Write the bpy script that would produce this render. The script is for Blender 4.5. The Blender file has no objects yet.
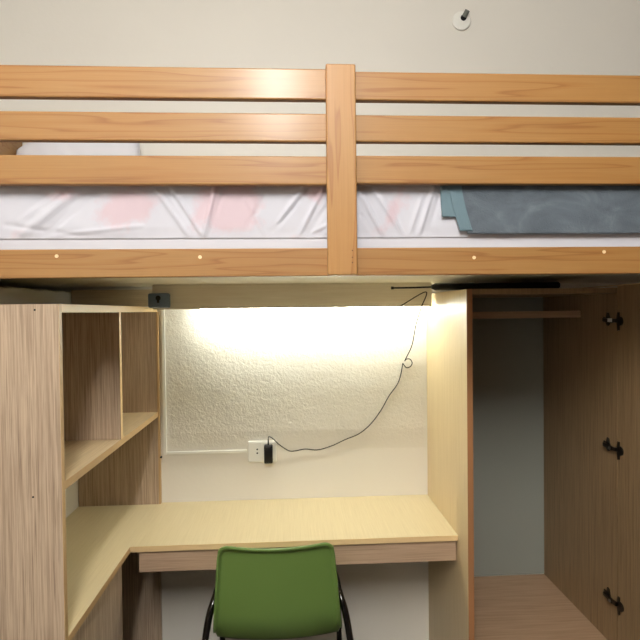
import bpy, bmesh, math, random
from mathutils import Vector, Matrix, noise
random.seed(4)
S = bpy.context.scene
C = S.collection

# ------------------------------------------------------------------ camera
cam = bpy.data.objects.new('camera', bpy.data.cameras.new('camera'))
C.objects.link(cam)
F = Vector((0.05356641, 0.99841616, -0.01719915))
R_ = Vector((0.99848847, -0.05376664, -0.01139807))
U = Vector((0.01230475, 0.0165626, 0.99978711))
m = Matrix((R_, U, -F)).transposed().to_4x4()
m.translation = Vector((0.5007, -2.2, 1.5474))
cam.matrix_world = m
cam.data.sensor_width = 36
cam.data.lens = 36 * 518.46 / 640
cam.data.clip_start = 0.02
S.camera = cam

# ------------------------------------------------------------------ world, lamps, exposure
w = bpy.data.worlds.new('world'); S.world = w; w.use_nodes = True
w.node_tree.nodes['Background'].inputs[0].default_value = (1, .95, .88, 1)
w.node_tree.nodes['Background'].inputs[1].default_value = .05
S.view_settings.view_transform = 'Standard'
S.view_settings.look = 'None'
S.view_settings.gamma = 1
S.view_settings.use_curve_mapping = False
S.view_settings.exposure = 0.05
TUBE_WATT = 150                      # ceiling tube running away from the bed, above and behind the camera
bulb = bpy.data.lights.new('ceiling_tube', 'POINT')
bulb.energy = TUBE_WATT/6; bulb.color = (1, .985, .955); bulb.shadow_soft_size = .09
for k in range(6):
    bo = bpy.data.objects.new('ceiling_tube', bulb); C.objects.link(bo)
    bo.location = (.42, -2.32-.25*k, 2.86)
LED_STRENGTH = 97
LED_COLOR = (.95, 1, .90)

# ------------------------------------------------------------------ materials
def srgb(r, g, b):
    f = lambda c: (c/255/12.92) if c/255 <= .04045 else ((c/255+.055)/1.055)**2.4
    return (f(r), f(g), f(b), 1)

def mat(name, col, rough=.5, metal=0, coat=0, emit=None, strength=0):
    M = bpy.data.materials.new(name); M.use_nodes = True
    b = M.node_tree.nodes['Principled BSDF']
    b.inputs['Base Color'].default_value = col
    b.inputs['Roughness'].default_value = rough
    b.inputs['Metallic'].default_value = metal
    b.inputs['Coat Weight'].default_value = coat
    if emit:
        b.inputs['Emission Color'].default_value = emit
        b.inputs['Emission Strength'].default_value = strength
    return M

class N:
    def __init__(s, M):
        s.t = M.node_tree; s.b = s.t.nodes['Principled BSDF']
        s.tc = s.t.nodes.new('ShaderNodeTexCoord')
    def link(s, a, b): s.t.links.new(a, b)
    def mapping(s, scale, loc=(0, 0, 0), rot=(0, 0, 0), src=None):
        n = s.t.nodes.new('ShaderNodeMapping')
        n.inputs['Scale'].default_value = scale; n.inputs['Location'].default_value = loc
        n.inputs['Rotation'].default_value = rot
        s.link(src or s.tc.outputs['Object'], n.inputs[0]); return n.outputs[0]
    def noise(s, vec, scale=1, detail=3, rough=.55, dist=0):
        n = s.t.nodes.new('ShaderNodeTexNoise')
        n.inputs['Scale'].default_value = scale; n.inputs['Detail'].default_value = detail
        n.inputs['Roughness'].default_value = rough; n.inputs['Distortion'].default_value = dist
        s.link(vec, n.inputs['Vector']); return n.outputs['Fac']
    def ramp(s, fac, stops):
        n = s.t.nodes.new('ShaderNodeValToRGB'); e = n.color_ramp.elements
        while len(e) < len(stops): e.new(.5)
        for i, (p, c) in enumerate(stops): e[i].position = p; e[i].color = c
        s.link(fac, n.inputs[0]); return n.outputs[0]
    def mix(s, fac, a, b, mode='MIX'):
        n = s.t.nodes.new('ShaderNodeMix'); n.data_type = 'RGBA'; n.blend_type = mode
        for i, v in ((0, fac), (6, a), (7, b)):
            if hasattr(v, 'is_linked'): s.link(v, n.inputs[i])
            else: n.inputs[i].default_value = v
        return n.outputs[2]
    def math(s, op, a, b=0.0):
        n = s.t.nodes.new('ShaderNodeMath'); n.operation = op
        for i, v in ((0, a), (1, b)):
            if hasattr(v, 'is_linked'): s.link(v, n.inputs[i])
            else: n.inputs[i].default_value = v
        return n.outputs[0]
    def bump(s, h, strength=.3, dist=.01):
        n = s.t.nodes.new('ShaderNodeBump')
        n.inputs['Strength'].default_value = strength; n.inputs['Distance'].default_value = dist
        s.link(h, n.inputs['Height']); s.link(n.outputs[0], s.b.inputs['Normal'])
    def base(s, c): s.link(c, s.b.inputs['Base Color'])

def pine(name, axis='X', knots=(), tint=1.0, off=0.0):
    """varnished pine, growth rings drawn out along the grain axis"""
    M = mat(name, (1, 1, 1, 1), .55, coat=.27); n = N(M)
    n.b.inputs['Coat Roughness'].default_value = .23
    lo, hi = 1.3, 26.0
    sc = (lo, 9, hi) if axis == 'X' else (hi, 9, lo)
    v = n.mapping(sc, loc=(off, off*.7, off*.3))
    warp = n.noise(v, .8, 2, .5)
    rings = n.math('FRACT', n.math('MULTIPLY', warp, 7.0))
    line = n.ramp(rings, [(0, srgb(200, 148, 84)), (.50, srgb(202, 151, 87)), (.80, srgb(195, 140, 76)), (.93, srgb(180, 123, 63)), (1, srgb(200, 148, 84))])
    fs = (6, 40, 420) if axis == 'X' else (420, 40, 6)
    fine = n.noise(n.mapping(fs), 1, 3, .6)
    fr = n.ramp(fine, [(.3, (.86, .84, .80, 1)), (.7, (1, 1, 1, 1))])
    col = n.mix(.75, line, fr, 'MULTIPLY')
    big = n.noise(n.mapping((2.2, 2, 3), loc=(off, 0, 2)), 1, 2)
    br = n.ramp(big, [(.35, (1.02*tint, .92*tint, .76*tint, 1)), (.65, (1.0*tint, 1.0*tint, 1.0*tint, 1))])
    col = n.mix(.8, col, br, 'MULTIPLY')
    for (kx, kz, kr) in knots:
        mp = n.mapping((1, .0, 1.1), loc=(-kx, 0, -kz*1.1))
        ln = n.t.nodes.new('ShaderNodeVectorMath'); ln.operation = 'LENGTH'; n.link(mp, ln.inputs[0])
        d = n.math('DIVIDE', ln.outputs['Value'], kr)
        d = n.math('ADD', d, n.math('MULTIPLY', n.noise(n.mapping((60, 0, 60)), 1, 2), .5))
        k = n.ramp(d, [(.45, (.55, .38, .28, 1)), (.7, (.95, .75, .6, 1)), (.85, (.62, .48, .38, 1)), (1.25, (1, 1, 1, 1))])
        col = n.mix(1.0, col, k, 'MULTIPLY')
    n.base(col); n.bump(fine, .05, .002)
    return M

def laminate(name, axis, light, dark, rough=.45, scale=1.0, contrast=1.0):
    """wood-look melamine with thin broken streaks along axis"""
    M = mat(name, light, rough); n = N(M)
    a, b = 4.5, 260*scale
    sc = {'Z': (b, b, a), 'X': (a, b, b), 'Y': (b, a, b)}[axis]
    f1 = n.noise(n.mapping(sc), 1, 4, .65)
    sc2 = {'Z': (420, 420, 7), 'X': (7, 420, 420), 'Y': (420, 7, 420)}[axis]
    f2 = n.noise(n.mapping(sc2, loc=(3, 1, 2)), 1, 3, .6)
    mid = tuple((light[i]*.55+dark[i]*.45) for i in range(3))+(1,)
    c = n.ramp(f1, [(.34, dark), (.47, mid), (.60, light), (.8, tuple(min(1, x*1.08) for x in light[:3])+(1,))])
    g = n.ramp(f2, [(.30, (1-.38*contrast, 1-.42*contrast, 1-.44*contrast, 1)), (.46, (1-.06*contrast,)*3+(1,)), (.62, (1, 1, 1, 1))])
    n.base(n.mix(1.0, c, g, 'MULTIPLY'))
    return M

def wall_paint(name, col, patch=False):
    M = mat(name, col, .75); n = N(M)
    big = n.noise(n.mapping((1.3, 1.3, 1.3)), 1, 3)
    c = n.ramp(big, [(.3, tuple(x*.965 for x in col[:3])+(1,)), (.7, col)])
    n.base(c)
    fine = n.noise(n.mapping((55, 55, 55)), 1, 3, .6)
    if not patch:
        n.bump(fine, .12, .004); return M
    # trowelled plaster between the white strip, the beam and the wardrobe
    sep = n.t.nodes.new('ShaderNodeSeparateXYZ'); n.link(n.tc.outputs['Object'], sep.inputs[0])
    x, z = sep.outputs[0], sep.outputs[2]
    mk = n.math('MULTIPLY', n.math('GREATER_THAN', x, -.035), n.math('LESS_THAN', x, 1.07))
    mk = n.math('MULTIPLY', mk, n.math('LESS_THAN', z, 1.60))
    edge = n.t.nodes.new('ShaderNodeMapRange')
    edge.inputs['From Min'].default_value = .955; edge.inputs['From Max'].default_value = 1.04
    n.link(z, edge.inputs['Value'])
    mk = n.math('MULTIPLY', mk, edge.outputs[0])
    t1 = n.noise(n.mapping((26, 26, 30)), 1, 6, .66, .5)
    t2 = n.noise(n.mapping((95, 95, 80), loc=(4, 0, 1)), 1, 3, .6, .4)
    t1 = n.math('SMOOTH_MIN', t1, .56)
    t3 = n.noise(n.mapping((3.5, 3, 5)), 1, 2)
    h = n.math('ADD', n.math('MULTIPLY', t1, 1.2), n.math('ADD', n.math('MULTIPLY', t2, .45), n.math('MULTIPLY', t3, 1.2)))
    h = n.math('ADD', n.math('MULTIPLY', h, mk), n.math('MULTIPLY', fine, .10))
    n.bump(h, .52, .010)
    n.b.inputs['Roughness'].default_value = .5
    return M

M = {}
M['wall'] = wall_paint('wall_paint', srgb(232, 227, 217), True)
M['wall2'] = wall_paint('wall_paint_plain', srgb(232, 227, 217))
M['wallb'] = wall_paint('wall_paint_darkened', srgb(82, 72, 62))  # unseen walls, coloured dark to cut bounced light
M['cool'] = wall_paint('pale_blue_grey_paint', srgb(143, 146, 138))
M['ceil'] = mat('ceiling_paint', srgb(225, 222, 214), .8)
M['floor'] = wall_paint('floor_tile', srgb(66, 57, 48))  # floor out of view, darkened to hold down bounced light
M['pine'] = pine('pine_rail', 'X', tint=.53)
M['pine2'] = pine('pine_rail_2', 'X', tint=.53, off=3.3)
M['pine3'] = pine('pine_rail_3', 'X', tint=.53, off=7.1)
M['pinelow'] = pine('pine_side_rail', 'X', knots=((1.12, 1.664, .026), (1.12, 1.690, .008), (.62, 1.668, .01)), tint=.50, off=5.2)
M['pinepost'] = pine('pine_post', 'Z', knots=((.598, 1.94, .007),), tint=.61, off=1.4)
M['ply'] = mat('pale_plywood', srgb(244, 238, 220), .6)
M['beam'] = laminate('painted_beam', 'X', srgb(248, 240, 222), srgb(242, 232, 212), .6, .3, .1)
M['beamdk'] = laminate('unpainted_batten', 'X', srgb(222, 206, 176), srgb(206, 188, 156), .7, .3, .3)
M['lamV'] = laminate('streaked_laminate_upright', 'Z', srgb(193, 171, 147), srgb(156, 133, 112))
M['lamShelf'] = laminate('streaked_laminate_shelf', 'Y', srgb(208, 186, 150), srgb(190, 166, 130), contrast=.5)
M['lamDesk'] = laminate('pale_laminate_desktop', 'Y', srgb(212, 196, 158), srgb(205, 188, 149), .38, contrast=.15)
M['lamApron'] = laminate('laminate_apron', 'X', srgb(190, 162, 136), srgb(168, 141, 116), contrast=.4)
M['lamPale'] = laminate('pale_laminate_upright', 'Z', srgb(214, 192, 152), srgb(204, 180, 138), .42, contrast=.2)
M['lamWard'] = laminate('brown_laminate_wardrobe', 'Z', srgb(146, 120, 88), srgb(126, 102, 72), .45, .5, contrast=.45)
M['lamBase'] = laminate('brown_laminate_floor', 'X', srgb(176, 146, 118), srgb(160, 130, 102), .45, .4, contrast=.25)
M['edge'] = mat('pale_edge_band', srgb(226, 196, 146), .45)
M['edgeO'] = mat('orange_edge_band', srgb(190, 157, 114), .45)
M['edgeR'] = mat('red_brown_edge_band', srgb(160, 112, 74), .4)
M['white'] = mat('white_plastic', srgb(238, 236, 228), .35)
M['black'] = mat('black_plastic', srgb(16, 16, 18), .35)
M['blackgl'] = mat('black_gloss_steel', srgb(14, 12, 12), .15, coat=.6)
M['slate'] = mat('slate_plastic', srgb(104, 122, 146), .45)
M['hole'] = mat('dark_hole', srgb(8, 8, 9), .8)
M['steel'] = mat('grey_steel', srgb(150, 150, 145), .3, 1)
M['steeldk'] = mat('dark_steel', srgb(80, 76, 70), .3, 1)
M['boltgrey'] = mat('grey_bolt', srgb(120, 124, 116), .45, .4)
M['nickel'] = mat('bright_nickel', srgb(225, 225, 222), .3, .3)  # hinge cover, also the painted glint on the rod
M['filler'] = mat('pale_filler', srgb(236, 206, 160), .5)
M['wire'] = mat('grey_black_wire', srgb(14, 13, 12), .6)
M['wirebr'] = mat('thin_brown_wire', srgb(96, 84, 62), .4)
M['led'] = mat('led_glow', (1, 1, 1, 1), .5, emit=LED_COLOR+(1,), strength=LED_STRENGTH)
M['plaster'] = mat('chipped_plaster', srgb(222, 216, 200), .9)

g = mat('green_plastic', srgb(106, 134, 68), .36, coat=.1); n = N(g)
n.bump(n.noise(n.mapping((500, 500, 500)), 1, 2), .12, .001); M['green'] = g

b = mat('slate_blue_fleece', srgb(80, 94, 106), .95); n = N(b)
n.b.inputs['Sheen Weight'].default_value = .5; n.b.inputs['Sheen Roughness'].default_value = .5
n.b.inputs['Sheen Tint'].default_value = srgb(150, 165, 178)
nap = n.noise(n.mapping((9, 9, 13)), 1, 4, .6, .8)
n.base(n.ramp(nap, [(.30, srgb(78, 86, 94)), (.55, srgb(93, 102, 111)), (.75, srgb(116, 124, 132))]))
n.bump(n.noise(n.mapping((260, 260, 260)), 1, 3), .5, .004); M['fleece'] = b
b = mat('teal_grey_hem', srgb(104, 126, 136), .9); n = N(b)
n.bump(n.noise(n.mapping((500, 500, 60)), 1, 3), .5, .003); M['hem'] = b

sh = mat('printed_cotton', srgb(232, 228, 230), .85); n = N(sh)
at = n.t.nodes.new('ShaderNodeVertexColor'); at.layer_name = 'print'
brk = n.noise(n.mapping((28, 28, 28)), 1, 5, .7)
fac = n.math('MULTIPLY', n.math('SUBTRACT', n.math('ADD', at.outputs[0], n.math('MULTIPLY', brk, .8)), .62), 3.4)
fc = n.t.nodes.new('ShaderNodeClamp'); n.link(fac, fc.inputs[0])
n.base(n.mix(fc.outputs[0], srgb(196, 196, 206), srgb(200, 181, 190)))
M['sheet'] = sh
M['pillow'] = mat('white_pillowcase', srgb(226, 226, 232), .85)
M['matt'] = mat('white_mattress_cover', srgb(204, 204, 213), .8)

# ------------------------------------------------------------------ builders
def bx(bm, x0, x1, y0, y1, z0, z1, bev=0.0, mi=0):
    v = [bm.verts.new((x, y, z)) for z in (z0, z1) for y in (y0, y1) for x in (x0, x1)]
    fs = [bm.faces.new([v[i] for i in q]) for q in ((0, 2, 3, 1), (4, 5, 7, 6), (0, 1, 5, 4), (1, 3, 7, 5), (3, 2, 6, 7), (2, 0, 4, 6))]
    for f in fs: f.material_index = mi
    if bev:
        es = list({e for f in fs for e in f.edges})
        r = bmesh.ops.bevel(bm, geom=es, offset=bev, segments=2, profile=.5, affect='EDGES')
        for f in r['faces']: f.material_index = mi
    return bm

def box(*a, **k): return bx(bmesh.new(), *a, **k)

def prism(bm, pts, lo, hi, axis='Z', bev=0):
    def P(p, h):
        return {'Z': (p[0], p[1], h), 'Y': (p[0], h, p[1]), 'X': (h, p[0], p[1])}[axis]
    a = [bm.verts.new(P(p, lo)) for p in pts]; c = [bm.verts.new(P(p, hi)) for p in pts]
    fs = [bm.faces.new(a), bm.faces.new(c)]
    for i in range(len(pts)):
        j = (i+1) % len(pts); fs.append(bm.faces.new((a[i], a[j], c[j], c[i])))
    bmesh.ops.recalc_face_normals(bm, faces=fs)
    if bev:
        bmesh.ops.bevel(bm, geom=list({e for f in fs for e in f.edges}), offset=bev, segments=2, profile=.5, affect='EDGES')
    return bm

def cyl(bm, c, r, h, axis, seg=24, bev=0, r2=None):
    q = Vector((0, 0, 1)).rotation_difference(Vector(axis).normalized()).to_matrix().to_4x4()
    mtx = Matrix.Translation(Vector(c)) @ q
    r_ = bmesh.ops.create_cone(bm, cap_ends=True, segments=seg, radius1=r, radius2=r if r2 is None else r2, depth=h, matrix=mtx)
    if bev:
        es = [e for e in {e for v in r_['verts'] for e in v.link_edges} if any(len(f.verts) > 4 for f in e.link_faces)]
        bmesh.ops.bevel(bm, geom=es, offset=bev, segments=3, profile=.5, affect='EDGES')
    return bm

def smooth_path(pts, n=10):
    pts = [Vector(p) for p in pts]; out = []
    P = [pts[0]*2-pts[1]] + pts + [pts[-1]*2-pts[-2]]
    for i in range(1, len(P)-2):
        for k in range(n):
            t = k/n; a, b_, c, d = P[i-1], P[i], P[i+1], P[i+2]
            out.append(.5*((2*b_)+(-a+c)*t+(2*a-5*b_+4*c-d)*t*t+(-a+3*b_-3*c+d)*t**3))
    out.append(pts[-1]); return out

def tube(bm, pts, r, seg=10, caps=True):
    pts = [Vector(p) for p in pts]; rings = []
    up = Vector((0, 0, 1)); prev = None
    for i, p in enumerate(pts):
        t = (pts[min(i+1, len(pts)-1)]-pts[max(i-1, 0)]).normalized()
        if prev is None:
            a = t.orthogonal().normalized()
        else:
            a = (prev - t*prev.dot(t)).normalized()
        prev = a; c = t.cross(a)
        rr = r(i/(len(pts)-1)) if callable(r) else r
        rings.append([bm.verts.new(p+(a*math.cos(2*math.pi*k/seg)+c*math.sin(2*math.pi*k/seg))*rr) for k in range(seg)])
    for A, B in zip(rings, rings[1:]):
        for k in range(seg):
            bm.faces.new((A[k], A[(k+1) % seg], B[(k+1) % seg], B[k]))
    if caps:
        bm.faces.new(rings[0][::-1]); bm.faces.new(rings[-1])
    return bm

def obj(name, bm, mats, parent=None, smooth=False, label=None):
    base = Vector(parent.matrix_world.translation) if parent else Vector((0, 0, 0))
    if parent:
        p = parent; base = Vector((0, 0, 0))
        while p: base += p.location; p = p.parent
    bmesh.ops.recalc_face_normals(bm, faces=bm.faces[:])
    bmesh.ops.translate(bm, verts=bm.verts[:], vec=-base)
    me = bpy.data.meshes.new(name); bm.to_mesh(me); bm.free()
    for m_ in (mats if isinstance(mats, (list, tuple)) else [mats]): me.materials.append(m_)
    if smooth:
        for p in me.polygons: p.use_smooth = True
        if smooth != 'all':
            me.set_sharp_from_angle(angle=math.radians(40))
    o = bpy.data.objects.new(name, me); C.objects.link(o)
    if parent: o.parent = parent
    if label: o['label'] = label
    return o

def thing(name, label, cat, loc=(0, 0, 0), group=None):
    o = bpy.data.objects.new(name, None); C.objects.link(o); o.empty_display_size = .05
    o.location = loc; o['label'] = label; o['category'] = cat
    if group: o['group'] = group
    return o

def tag(o, label, cat, group=None):
    o['label'] = label; o['category'] = cat
    if group: o['group'] = group
    return o

def struct(name, bm, m_):
    o = obj(name, bm, m_); o['kind'] = 'structure'; return o

# ------------------------------------------------------------------ room
XL, XR, YF, ZC = -.68, 2.75, -4.3, 3.02
struct('wall_back', box(XL-.1, XR+.1, 0, .1, 0, ZC), M['wall'])
struct('wall_left', box(XL-.1, XL, YF, 0, 0, ZC), M['wall2'])
struct('wall_right', box(XR, XR+.1, YF, 0, 0, ZC), M['wallb'])
struct('wall_front', box(XL-.1, XR+.1, YF-.1, YF, 0, ZC), M['wallb'])
struct('ceiling', box(XL-.1, XR+.1, YF-.1, .1, ZC, ZC+.1), M['ceil'])
struct('floor', box(XL-.1, XR+.1, YF-.1, .1, -.1, 0), M['floor'])
# low plastered ledge left of the shelves, its top edge chipped
bm = bmesh.new(); nx = 90
def ledge_z(y): 
    return 1.636 + .004*noise.noise(Vector((y*14, 3, 0))) + .0025*noise.noise(Vector((y*60, 1, 0)))
rows = []
for i in range(nx+1):
    y = -.955*i/nx-.002
    zt = ledge_z(y); ch = .004+.004*abs(noise.noise(Vector((y*40, 9, 0))))
    rows.append([bm.verts.new(p) for p in ((XL+.001, y, 0), (-.394, y, 0), (-.394, y, zt-ch), (-.394-ch, y, zt), (XL+.001, y, zt))])
for A, B in zip(rows, rows[1:]):
    for k in range(5): 
        f = bm.faces.new((A[k], A[(k+1) % 5], B[(k+1) % 5], B[k])); f.material_index = 1 if k == 2 else 0
bm.faces.new(rows[0]); bm.faces.new(rows[-1][::-1])
struct('wall_left_ledge', bm, [M['wall2'], M['plaster']])

# ------------------------------------------------------------------ loft bed
YR = -.97                                   # front face of the rails
bed = thing('loft_bed', 'long varnished pine loft bed with slatted guard rail above the desk', 'bed', (.8, -.5, 0))
X0, X1 = -.62, 2.40
obj('side_rail', box(X0, X1, YR, YR+.020, 1.631, 1.697, bev=.0025), M['pinelow'], bed)
for (a, c, mm) in ((1.846, 1.914, 'pine'), (1.947, 2.014, 'pine2'), (2.046, 2.119, 'pine3')):
    obj('guard_rail', box(X0, .621, YR, YR+.020, a, c, bev=.0035), M[mm], bed)
for (a, c, mm) in ((1.849, 1.916, 'pine2'), (1.948, 2.012, 'pine3'), (2.046, 2.114, 'pine')):
    obj('guard_rail', box(.622, X1, YR, YR+.020, a, c, bev=.0035), M[mm], bed)
pp = obj('guard_post', box(.5855, .655, YR-.022, YR-.0005, 1.631, 2.121, bev=.003), M['pinepost'], bed, label='upright pine post in the middle of the guard rail')
for x, z in ((-.04, 1.681), (.287, 1.677), (.94, 1.672), (1.263, 1.684)):
    obj('screw_plug', cyl(bmesh.new(), (x, YR-.0006, z), .0042, .002, (0, 1, 0), 16), M['filler'], bed)
for z in (1.66, 1.672, 1.688):
    obj('nail_hole', cyl(bmesh.new(), (.643, YR-.0222, z), .0012, .001, (0, 1, 0), 10), M['hole'], bed)
obj('bed_base', box(X0, X1, YR+.0205, -.002, 1.657, 1.672), M['ply'], bed, label='pale plywood bed base')
obj('wall_beam', box(-.042, 1.062, -.145, -.127, 1.5605, 1.6565, bev=.001), M['beam'], bed, label='beige beam under the back of the bed')
obj('wall_batten', box(-.388, -.0435, -.055, -.035, 1.576, 1.643, bev=.001), M['beamdk'], bed, label='dull brown batten above the shelf unit')
obj('headboard', box(-.611, -.584, YR+.03, -.02, 1.70, 2.285, bev=.003), M['pinelow'], bed)
for y in (YR+.004, -.06):
    for x in (-.675, 2.41):
        obj('leg', box(x, x+.05, y, y+.05, 0 if not (x < 0) else (0 if y < -.9 else 1.645), 2.1, bev=.002), M['pinepost'], bed)
obj('footboard', box(2.42, 2.44, YR+.06, -.07, 1.70, 2.05, bev=.003), M['pinelow'], bed)

# mattress
mb = box(-.577, 2.36, -.930, -.012, 1.6725, 1.850, bev=.012)
tag(obj('mattress', mb, M['matt'], smooth=True), 'white mattress lying inside the pine loft bed', 'mattress')

# sheet with drawn folds
def px2w(px, py): return (.048+(px-100)*.002425, 1.727+(238-py)*.00243)
folds = []
for (a, b_, c, d, wd, amp) in ((86, 184, 26, 234, 10, .008), (100, 188, 45, 236, 6, -.006), (70, 186, 22, 222, 6, .003), (150, 184, 188, 240, 4, .006), (162, 184, 197, 240, 4, -.004), (168, 186, 200, 238, 4, .005),
        (213, 184, 199, 240, 4, .008), (222, 186, 205, 238, 3, -.004), (243, 200, 262, 238, 5, .003), (260, 196, 245, 226, 5, -.004), (300, 188, 275, 222, 5, .006), (308, 186, 262, 240, 4, -.004),
        (320, 188, 292, 240, 4, .007), (328, 200, 300, 240, 4, -.005), (345, 196, 318, 240, 5, .005), (352, 186, 382, 240, 4, .007), (357, 215, 375, 240, 3, -.004), (366, 184, 402, 238, 4, .006),
        (388, 200, 402, 238, 3, -.003), (420, 196, 405, 240, 4, .004), (432, 186, 415, 240, 4, .006), (440, 190, 424, 240, 4, -.004), (10, 225, 95, 238, 5, -.003), (60, 234, 140, 226, 4, .003), (300, 236, 340, 218, 4, .004), (-60, 190, -20, 236, 6, .006), (-10, 186, -45, 238, 5, .006)):
    p, q = px2w(a, b_), px2w(c, d); folds.append((p, q, wd*.0011, amp*1.0))
def fold_h(x, z):
    h = .0035*noise.noise(Vector((x*6, z*9, 0))) + .0012*noise.noise(Vector((x*30, z*18, 4)))
    for (p, q, wd, amp) in folds:
        dx, dz = q[0]-p[0], q[1]-p[1]; L2 = dx*dx+dz*dz
        t = ((x-p[0])*dx+(z-p[1])*dz)/L2
        tc = max(0, min(1, t)); d = math.hypot(x-p[0]-tc*dx, z-p[1]-tc*dz)
        if d < wd*3: h += amp*math.exp(-(d/wd)**2)*(.45+.55*math.sin(math.pi*min(1, max(.12, tc))))
    for k in (1.0, 2.2, 1.35, 1.8):   # folds beyond the blanket
        if x > 1.0: h += .003*math.exp(-(((x-k)-.4*(z-1.8))/.008)**2)
    return h
blobs = [(66, 196, 26, 9, .7), (125, 208, 30, 22, .9), (110, 222, 25, 12, .55), (205, 205, 16, 30, .85), (230, 208, 26, 26, 1.0), (238, 222, 24, 12, .8), (315, 192, 16, 12, .8), (390, 212, 9, 30, .75), (405, 200, 12, 12, .6), (375, 232, 20, 8, .6), (290, 236, 20, 6, .5), (18, 234, 16, 7, .6), (-60, 205, 30, 20, .9)]
def print_v(x, z):
    v = 0
    for (a, b_, ra, rb, s) in blobs:
        c = px2w(a, b_); e = ((x-c[0]-.35*(z-c[1]))/(ra*1.35*.00243))**2+((z-c[1])/(rb*1.35*.00243))**2
        v = max(v, s*math.exp(-e*.9))
    return v
bm = bmesh.new(); cl = bm.loops.layers.color.new('print')
NX, ZB, ZT = 760, 1.7255, 1.862
prof = [(i/40) for i in range(41)]
grid = []
xs = [-.580+2.945*i/NX for i in range(NX+1)]
for x in xs:
    row = []
    for t in prof:
        z = ZB+(ZT-ZB)*t; h = fold_h(x, z)
        if t > .86:
            a = (t-.86)/.14*math.pi/2
            y = -.9335+.014*(1-math.cos(a)); zz = ZB+(ZT-ZB)*.86+.0163*math.sin(a)
        else: y, zz = -.9308-.0027*min(1, t/.2), z
        edge = min(1, t/.10)
        row.append((bm.verts.new((x, min(y-max(-.002, min(.0125, h*edge))-.0003, -.9308 if t <= .86 else 9), zz)), z))
    for j in range(1, 25):
        yy = -.9195+.89*j/24
        row.append((bm.verts.new((x, yy, ZB+(ZT-ZB)*.86+.0163+.003*noise.noise(Vector((x*5, yy*5, 2)))*min(1, j/2))), 1.88+j*.03))
    grid.append(row)
for i in range(NX):
    for j in range(len(grid[0])-1):
        q = (grid[i][j], grid[i+1][j], grid[i+1][j+1], grid[i][j+1])
        f = bm.faces.new([a[0] for a in q])
        for l, a in zip(f.loops, q):
            pv = print_v(a[0].co.x, a[1]) if a[1] <= 1.87 else max(0, noise.noise(Vector((a[0].co.x*6, a[0].co.y*6, 5))))*1.2
            l[cl] = (pv, pv, pv, 1)
sheet = obj('bed_sheet', bm, M['sheet'], smooth='all')
md = sheet.modifiers.new('thickness', 'SOLIDIFY'); md.thickness = .0008; md.offset = 1
tag(sheet, 'creased white bed sheet with pale pink blotches, pulled over the mattress', 'bed sheet')

# pillow propped at the back left of the bed
def pillow(bm, c, hx, hz, th, tilt, cut=.0):
    n_ = 40; layers = []
    for s in (1, -1):
        g_ = []
        for i in range(n_+1):
            r = []
            for j in range(n_+1):
                u, v = i/n_*2-1, j/n_*2-1
                k = max(0, (1-u**4)*(1-v**4))**.5
                pin = 1-.10*(u*u)*(v*v)*1.0
                x = u*hx*(pin if u > 0 else 1)*(1-.05*(1-v*v)*(u > 0)); z = v*hz*pin
                if u < -.55: z -= (-.55-u)*.11*(v+1)/2
                y = s*th*k + (.006*noise.noise(Vector((x*14+z*10, z*8, s))) if k > 0 else 0)
                y -= .006*math.exp(-((x+z*.8-.02)/.02)**2)*s*-1*k
                r.append((x, y, z))
            g_.append(r)
        layers.append(g_)
    rot = Matrix.Rotation(tilt, 4, 'X')
    V = {}
    def vert(s, i, j):
        e = i in (0, n_) or j in (0, n_)
        k = (0 if e else s, i, j)
        if k not in V: V[k] = bm.verts.new(Vector(c)+(rot @ Vector(layers[s][i][j])))
        return V[k]
    for s in (0, 1):
        for i in range(n_):
            for j in range(n_):
                bm.faces.new([vert(s, i, j), vert(s, i+1, j), vert(s, i+1, j+1), vert(s, i, j+1)])
    return bm
bm = pillow(bmesh.new(), (-.329, -.105, 2.078), .249, .190, .050, -.20)
lay = bm.loops.layers.color.new('print')
for f in bm.faces:
    for l in f.loops:
        pv = max(0, noise.noise(l.vert.co*5+Vector((3, 1, 2))))*.9; l[lay] = (pv, pv, pv, 1)
tag(obj('pillow', bm, M['pillow'], smooth='all'), 'white pillow propped against the wall at the left end of the loft bed', 'pillow')

# folded fleece blanket over the mattress edge, right half
bl = thing('folded_blanket', 'slate blue fleece blanket folded over the right half of the bed', 'blanket', (1.5, -.5, 1.845))
def blanket_layer(x0, x1, zb, y0, ztop, yend, seed, th, flare=0, nx_=120):
    bm = bmesh.new(); g_ = []
    prof = []
    for k in range(22): prof.append(('f', k/21))
    for k in range(1, 8): prof.append(('c', k/7))
    for k in range(1, 20): prof.append(('t', k/19))
    for i in range(nx_+1):
        u = i/nx_; r = []
        for kind, t in prof:
            x = x0+(x1-x0)*u
            nn = noise.noise(Vector((x*5, t*2.0 if kind == 'f' else 3, seed)))*.003+noise.noise(Vector((x*18, t*5, seed+3)))*.001
            rr = .02
            if kind == 'f':
                z = zb+(ztop-rr-zb)*t + .002*noise.noise(Vector((x*7, 0, seed)))*(1-t); y = y0+abs(nn)*.8
                x += flare*(1-t)**1.5*(1 if x1-x0 < .2 else max(0, 1-u*5))
            elif kind == 'c':
                a = t*math.pi/2; z = ztop-rr+rr*math.sin(a); y = y0+rr*(1-math.cos(a))+abs(nn)*.8
            else:
                z = ztop+nn; y = y0+rr+(yend-y0-rr)*t
            r.append(bm.verts.new((x, y, z)))
        g_.append(r)
    for i in range(nx_):
        for j in range(len(prof)-1):
            bm.faces.new((g_[i][j], g_[i+1][j], g_[i+1][j+1], g_[i][j+1]))
    return bm
def layer(name, args, m_, th, label=None, parent=bl):
    o = obj(name, blanket_layer(*args), m_, parent, smooth='all', label=label)
    md = o.modifiers.new('thickness', 'SOLIDIFY'); md.thickness = th; md.offset = -1 
    return o
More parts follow.
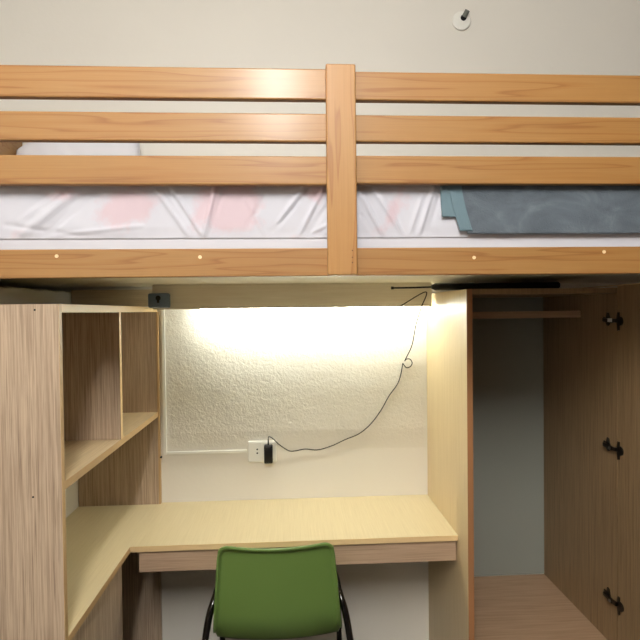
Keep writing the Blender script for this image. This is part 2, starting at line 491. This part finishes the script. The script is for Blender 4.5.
# ------------------------------------------------------------------ corner shelf unit
su = thing('shelf_unit', 'tall streaked laminate shelf unit left of the desk, open to the right', 'shelf unit', (-.22, -.46, 0))
XA, XB, DU = -.0624, -.391, -.916
obj('end_panel', box(XB, XA-.0006, DU, DU+.0155, 0, 1.572), M['lamV'], su, label='pinkish streaked end panel facing the room')
obj('edge_band', box(XA-.0005, XA+.0006, DU, DU+.016, 0, 1.572), M['edgeO'], su)
bm = box(XB, XA, DU+.016, -.0005, 1.5515, 1.572)
obj('top_panel', bm, M['edge'], su)
bm = box(XB, XA-.0006, DU+.016, -.0165, 1.1155, 1.135)
obj('shelf', bm, M['lamShelf'], su)
obj('edge_band', box(XA-.0006, XA+.0006, DU+.016, -.0165, 1.1155, 1.1355), M['edgeO'], su)
obj('divider_panel', box(XB, XA-.0006, -.478, -.462, 1.1355, 1.551), M['lamV'], su)
obj('edge_band', box(XA-.0006, XA+.0006, -.479, -.4615, 1.1358, 1.551), M['edge'], su)
obj('back_panel', box(XB, XA-.0006, -.016, -.0005, 0, 1.551), M['lamV'], su)
obj('edge_band', box(XA-.0006, XA+.0066, -.0175, -.0005, .7505, 1.551), M['edgeO'], su)
for z in (1.558, 1.105):
    obj('screw_hole', cyl(bmesh.new(), (-.118 if z > 1.2 else -.131, DU-.0002, z), .0024, .0012, (0, 1, 0), 12), M['hole'], su)

# ------------------------------------------------------------------ desk
dk = thing('corner_desk', 'pale laminate L-shaped desktop running from shelf unit to wardrobe', 'desk', (.4, -.25, 0))
bm = prism(bmesh.new(), [(XB, -.0175), (XA+.001, -.0175), (XA+.001, -.0008), (1.0755, -.0008), (1.0755, -.41), (XA, -.41), (XA, -.8995), (XB, -.8995)], .731, .750)
obj('desktop', bm, M['lamDesk'], dk)
bm = bx(bmesh.new(), XA-.0003, 1.0755, -.4112, -.4102, .731, .7498)
obj('edge_band', bm, M['edge'], dk)
obj('edge_band', box(XA+.0002, XA+.0012, -.8995, -.4105, .731, .7498), M['edgeO'], dk)
obj('apron', box(-.036, 1.0725, -.400, -.384, .655, .7305, bev=.0015), M['lamApron'], dk)
obj('side_panel', box(-.09, -.0745, -.8995, -.463, 0, .7305), M['lamV'], dk)
obj('edge_band', box(-.09, -.0743, -.4628, -.4618, 0, .7305), M['edge'], dk)
obj('cleat', box(.0, 1.07, -.025, -.001, .70, .7305), M['lamApron'], dk)

# ------------------------------------------------------------------ wardrobe
wd = thing('wardrobe', 'open brown laminate wardrobe right of the desk, empty inside', 'wardrobe', (1.34, -.26, 0))
XW, XI, XS, DW = 1.0765, 1.0955, 1.589, -.515
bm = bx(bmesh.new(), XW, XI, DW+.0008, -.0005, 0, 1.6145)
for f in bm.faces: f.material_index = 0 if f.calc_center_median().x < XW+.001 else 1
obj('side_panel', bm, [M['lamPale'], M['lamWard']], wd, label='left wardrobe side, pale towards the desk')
obj('side_panel', box(XS, XS+.019, DW+.0008, -.0005, 0, 1.6145), M['lamWard'], wd)
obj('edge_band', box(XW, XI, DW-.001, DW+.0006, 0, 1.6145), M['edgeR'], wd)
obj('edge_band', box(XS, XS+.019, DW-.001, DW+.0006, 0, 1.6145), M['lamWard'], wd)
obj('top_panel', box(XI+.0005, XS-.0005, DW+.0008, -.02, 1.5965, 1.6145), M['lamWard'], wd)
obj('edge_band', box(XI+.0005, XS-.0005, DW-.001, DW+.0006, 1.5965, 1.6145), M['lamWard'], wd)
obj('bottom_panel', box(XI+.0005, XS-.0005, DW+.0008, -.0065, .368, .386), M['lamBase'], wd)
obj('drawer_front', box(XI+.002, XS-.002, DW+.001, DW+.018, .06, .364, bev=.002), M['lamWard'], wd)
obj('plinth', box(XI+.0005, XS-.0005, DW+.03, DW+.046, 0, .058), M['lamWard'], wd)
obj('back_panel', box(XI+.0005, XS-.0005, -.006, -.001, .388, 1.596), M['cool'], wd, label='blue-grey back panel')
obj('cross_rail', box(XI+.0005, XS-.0005, -.300, -.284, 1.512, 1.538, bev=.002), M['lamBase'], wd)
dr = obj('door', box(XS+.0004, XS+.019, -1.012, DW-.002, .04, 1.6215, bev=.001), M['lamWard'], wd, label='door standing wide open')
obj('edge_band', box(XS+.0008, XS+.0030, -1.012, -.20, 1.6218, 1.6235), M['edge'], wd)  # thin pale strip added for the pale line along the door top
def hinge(z):
    bm = bmesh.new()
    # winged plate and arm on the side panel, cup plate on the door
    prism(bm, [(-.480, z+.006), (-.474, z+.024), (-.465, z+.026), (-.460, z+.007), (-.446, z+.010), (-.444, z-.006), (-.458, z-.008), (-.466, z-.020), (-.474, z-.020), (-.482, z-.008)], XS-.004, XS-.0004, 'X')
    prism(bm, [(-.505, z-.010), (-.505, z+.003), (-.455, z+.006), (-.455, z-.006)], XS-.014, XS-.0045, 'X', bev=.0015)
    prism(bm, [(-.531, z-.034), (-.523, z-.036), (-.519, z-.012), (-.519, z+.012), (-.523, z+.026), (-.531, z+.026)], XS-.0035, XS+.0002, 'X')
    prism(bm, [(-.524, z-.008), (-.524, z+.004), (-.502, z+.004), (-.502, z-.009)], XS-.012, XS-.003, 'X', bev=.0012)
    cyl(bm, (XS-.0015, -.535, z-.003), .0155, .0035, (1, 0, 0), 20)
    h = obj('hinge', bm, M['steeldk'], dr)
    if z > 1.4: obj('hinge_cover', box(XS-.0165, XS-.0142, -.512, -.490, z-.007, z+.006), M['nickel'], dr)
    else: obj('hinge_screw', cyl(bmesh.new(), (XS-.0146, -.497, z-.003), .0055, .003, (1, 0, 0), 14), M['steel'], dr)
    return h
for z in (1.506, 1.073, .548): hinge(z)
# fleece layers (built here so that they stay above the sheet)
layer('under_fold', (.866, .95, 1.775, -.9455, 1.8765, -.15, 2.0, .006, .004, 16), M['hem'], .0012)
layer('fleece', (.905, 2.30, 1.732, -.9468, 1.8795, -.10, 5.0, .004, .028, 160), M['fleece'], .0012)
layer('hem', (.886, .918, 1.739, -.9478, 1.8812, -.12, 5.0, .002, .028, 10), M['hem'], .0008, 'teal-grey hem')

# ------------------------------------------------------------------ lamp under the bed
led = thing('led_strip', 'glowing white LED strip behind the beam, lighting the plaster wall', 'lamp', (.6, -.035, 1.57))
obj('diffuser', tube(bmesh.new(), [(.135, -.102, 1.5605), (.6, -.102, 1.5605), (1.060, -.102, 1.5605)], .0065, 14), M['led'], led)
obj('housing', box(.13, 1.065, -.112, -.092, 1.5685, 1.576), M['white'], led)
obj('bracket', box(.3, .32, -.112, -.001, 1.5762, 1.578), M['steel'], led)
obj('bracket', box(.9, .92, -.112, -.001, 1.5762, 1.578), M['steel'], led)

# ------------------------------------------------------------------ white strip, socket, adapter, wires
bm = bx(bmesh.new(), -.0435, -.0305, -.009, -.0006, .952, 1.5685, bev=.001)
bx(bm, -.0300, .303, -.009, -.0006, .953, .965, bev=.001)
tag(obj('cable_raceway', bm, M['white']), 'thin white cable strip running down the wall beside the shelf unit to the socket', 'cable strip')
tag(obj('wall_nail', cyl(bmesh.new(), (-.0505, -.022, .948), .0042, .008, (0, 1, 0), 14, bev=.001), M['hole']), 'small black nail head at the foot of the white cable strip', 'nail')
sk = thing('wall_socket', 'white double wall socket above the desk, right side taken by adapter', 'socket', (.367, -.001, .957))
bm = box(.308, .428, -.013, -.0007, .912, 1.002, bev=.004)
obj('faceplate', bm, M['white'], sk, smooth=True)
bm = box(.372, .4245, -.0145, -.0131, .918, .996, bev=.0005)
obj('socket_cover', bm, M['white'], sk)
bm = box(.3115, .3645, -.0145, -.0131, .918, .996, bev=.0005)
obj('socket_cover', bm, M['white'], sk)
for z in (.968, .952):
    obj('socket_hole', cyl(bmesh.new(), (.347, -.0148, z), .0034, .001, (0, 1, 0), 14), M['hole'], sk)
ad = thing('power_adapter', 'small black power adapter plugged into the white socket', 'adapter', (.395, -.03, .955))
obj('adapter_body', box(.3765, .4125, -.045, -.0152, .914, .990, bev=.005), M['black'], ad, smooth=True)
obj('cable_boot', cyl(bmesh.new(), (.3945, -.028, 1.003), .0034, .026, (0, 0, 1), 12, r2=.0024), M['black'], ad, smooth=True)

wp = [(.3945, -.028, 1.017), (.398, -.026, 1.024), (.415, -.020, 1.012), (.44, -.012, .985), (.478, -.008, .958), (.505, -.006, .955), (.55, -.006, .962), (.60, -.006, .957), (.66, -.006, .972),
      (.72, -.006, .998), (.78, -.006, 1.022), (.83, -.006, 1.062), (.875, -.006, 1.12), (.91, -.006, 1.18), (.945, -.007, 1.228), (.960, -.008, 1.265), (.970, -.009, 1.315)]
loop = [(.972+.0, -.010, 1.318), (.985, -.012, 1.302), (1.002, -.013, 1.306), (1.010, -.014, 1.322), (1.000, -.015, 1.338), (.984, -.016, 1.338), (.978, -.014, 1.330)]
wp2 = [(.984, -.018, 1.345), (1.004, -0.040, 1.400), (1.002, -0.120, 1.486), (1.016, -0.150, 1.555), (1.036, -0.153, 1.619), (0.947, -0.151, 1.572), (0.924, -0.145, 1.556), (0.912, -0.125, 1.556)]
path = smooth_path(wp+loop+wp2, 9)
tag(obj('lamp_wire', tube(bmesh.new(), path, .0021, 7), M['wire'], smooth='all'), 'thin dark wire with a small loop hanging across the plaster wall to the adapter', 'wire')

# dark socket box at the left end of the beam
sb = thing('socket_box', 'small slate black socket box fixed to the left end of the beige beam', 'socket box', (-.03, -.09, 1.6))
bm = box(-.052, .028, -.179, -.1455, 1.5665, 1.6235, bev=.007)
obj('box_body', bm, M['slate'], sb, smooth=True)
bm = cyl(bmesh.new(), (-.012, -.1795, 1.6045), .0095, .0016, (0, 1, 0), 20)
bx(bm, -.0165, -.0075, -.1803, -.1792, 1.586, 1.602)
obj('socket_opening', bm, M['hole'], sb)

# black rod lying on the wardrobe, sticking out over the desk
rd = thing('black_rod', 'thin black rod with thick sleeve lying on the wardrobe top, sticking out left', 'rod', (1.1, -.40, 1.6255))
P0, P1, P2 = Vector((.852, -.40, 1.6255)), Vector((1.0, -.402, 1.6275)), Vector((1.50, -.30, 1.6345))
obj('shaft', tube(bmesh.new(), [P0, (.93, -.401, 1.626), P1], .0033, 10), M['black'], rd, smooth=True)
obj('tip', cyl(bmesh.new(), tuple(P0), .0052, .009, (1, 0, 0), 14, bev=.001), M['black'], rd, smooth=True)
obj('sleeve', tube(bmesh.new(), [P1-Vector((.01, 0, 0)), P1+Vector((.004, 0, 0)), P1+Vector((.02, 0, 0)), P2], lambda t: .0062 if t < .2 else .0125, 16), M['black'], rd, smooth=True)  # thick body; its long right end stands in for the gap's shade
d = (P2-P1).normalized()
obj('sleeve_glint', tube(bmesh.new(), [P1+d*.052, P1+d*.088], .0131, 16), M['nickel'], rd, smooth=True, label='bright band painted as the glint on the sleeve')  # bright band put on the sleeve as its glint

# ------------------------------------------------------------------ hook on the upper wall
hk = thing('wall_hook', 'round white wall plate with a short grey bolt high above the bed', 'hook', (1.228, -.01, 2.77))
bm = cyl(bmesh.new(), (1.236, -.0065, 2.776), .040, .012, (0, 1, 0), 40, bev=.005)
obj('round_plate', bm, M['white'], hk, smooth=True)
obj('bolt', cyl(bmesh.new(), (1.249, -.026, 2.797), .0105, .026, (.45, -.9, .9), 16, bev=.001), M['boltgrey'], hk, smooth=True)
obj('bolt_socket', cyl(bmesh.new(), (1.243, -.0135, 2.786), .0125, .004, (0, 1, 0), 20), M['hole'], hk)

# ------------------------------------------------------------------ chair
ch = thing('desk_chair', 'green plastic shell chair with black tube frame, back to the room', 'chair', (.44, -.36, 0))
CX = .440
def back_pt(u, v):          # u -1..1 across, v 0 (seat bend) .. 1 (top)
    z = .43+.352*v
    hw = .204-.028*v
    top = .012*(1-abs(u)**2.2)*(-1)          # slight dip in the middle of the top edge
    y = -.520-.050*v+.0 + .035*(u*u) + (.030*(1-v)**2)
    cr = max(0, abs(u)-.80)/.20; cv = max(0, v-.90)/.10
    if cr > 0 and cv > 0:
        k = math.hypot(cr, cv)
        if k > 1: s = 1/k; uu = math.copysign(.80+.20*cr*s, u); v2 = .90+.10*cv*s; return back_pt_raw(uu, v2)
    return back_pt_raw(u, v)
def back_pt_raw(u, v):
    z = .445+.348*v - (.005*(1-abs(u)**2)*max(0, v-.8)/.2)
    hw = .206-.029*v
    y = -.505-.052*v + .030*u*u + .04*max(0, 1-v*3)**2
    return Vector((CX+u*hw, y, z))
bm = bmesh.new(); nu, nv = 44, 36; G = []
for j in range(nv+1):
    v = j/nv; row = []
    for i in range(nu+1):
        u = i/nu*2-1
        # squash the square grid towards rounded top corners
        uu, vv = u, v
        cr, cv = max(0, abs(u)-.8)/.2, max(0, v-.9)/.1
        if cr > 0 and cv > 0:
            k = max(cr, cv)/math.hypot(cr, cv); uu = math.copysign(.8+.2*cr*k, u); vv = .9+.1*cv*k
        row.append(bm.verts.new(back_pt_raw(uu, vv)))
    G.append(row)
# seat, going under the desk
for j in range(1, 19):
    t = j/18; row = []
    for i in range(nu+1):
        u = i/nu*2-1; p = back_pt_raw(u, 0)
        y = p.y + .05*min(1, t*4) + .36*t
        z = .445 - .022*math.sin(min(1, t*3)*math.pi/2)*(1-abs(u)**3) - (.02*max(0, t-.8)/.2)
        row.append(bm.verts.new((CX+u*(.206+.012*t), y, z)))
    G.insert(0, row)
for A, B in zip(G, G[1:]):
    for i in range(nu): bm.faces.new((A[i], A[i+1], B[i+1], B[i]))
# rim turned forward around the shell edge
edge = [r[0] for r in G] + G[-1][1:-1] + [r[-1] for r in reversed(G)]
seat_n = 18
def rimoff(k):
    co = edge[k].co
    if co.z > .475:
        du = (co.x-CX)/.2
        return Vector((0.003*du, -.013, .002 if co.z > .77 else 0)), Vector((.011*du, -.015, .012 if co.z > .77 else 0))
    du = (co.x-CX)/.2
    return Vector((.006*du, .0, .014)), Vector((.014*du, 0, .012))
prev = None
for k in range(len(edge)):
    a, b_ = rimoff(k); e = edge[k]
    cur = (e, bm.verts.new(e.co+a), bm.verts.new(e.co+b_))
    if prev:
        for q in range(2): bm.faces.new((prev[q], cur[q], cur[q+1], prev[q+1]))
    prev = cur
shell = obj('seat_shell', bm, M['green'], ch, smooth='all')
md = shell.modifiers.new('thickness', 'SOLIDIFY'); md.thickness = .005; md.offset = 0
for s in (-1, 1):
    X = lambda a: CX+s*a
    pts = [(X(.203), -.20, .535), (X(.204), -.36, .578), (X(.207), -.44, .594), (X(.215), -.475, .576), (X(.226), -.482, .54), (X(.238), -.488, .47), (X(.246), -.50, .38), (X(.25), -.56, .10), (X(.25), -.575, .012)]
    front = [(X(.203), -.20, .535), (X(.21), -.13, .515), (X(.222), -.115, .45), (X(.235), -.105, .35), (X(.24), -.09, .012)]
    obj('side_frame', tube(bmesh.new(), smooth_path(front[::-1]+pts[1:], 8), .0115, 14), M['blackgl'], ch, smooth='all')
    obj('armrest', tube(bmesh.new(), smooth_path([(X(.203), -.19, .548), (X(.2035), -.28, .570), (X(.2045), -.39, .597), (X(.207), -.45, .602)], 8), lambda t: .0135*(.75+.25*math.sin(math.pi*min(1, max(0, t)))), 14), M['black'], ch, smooth='all')
    for y in (-.582, -.097):
        obj('rubber_foot', cyl(bmesh.new(), (X(.25 if y < -.3 else .24), y+.007, .007), .014, .014, (0, 0, 1), 16, bev=.002), M['black'], ch, smooth=True)
obj('cross_bar', tube(bmesh.new(), [(CX-.240, -.490, .432), (CX, -.494, .414), (CX+.240, -.490, .432)], .009, 12), M['blackgl'], ch, smooth=True)
obj('cross_bar', tube(bmesh.new(), [(CX-.234, -.106, .375), (CX, -.106, .375), (CX+.234, -.106, .375)], .009, 12), M['blackgl'], ch, smooth=True)
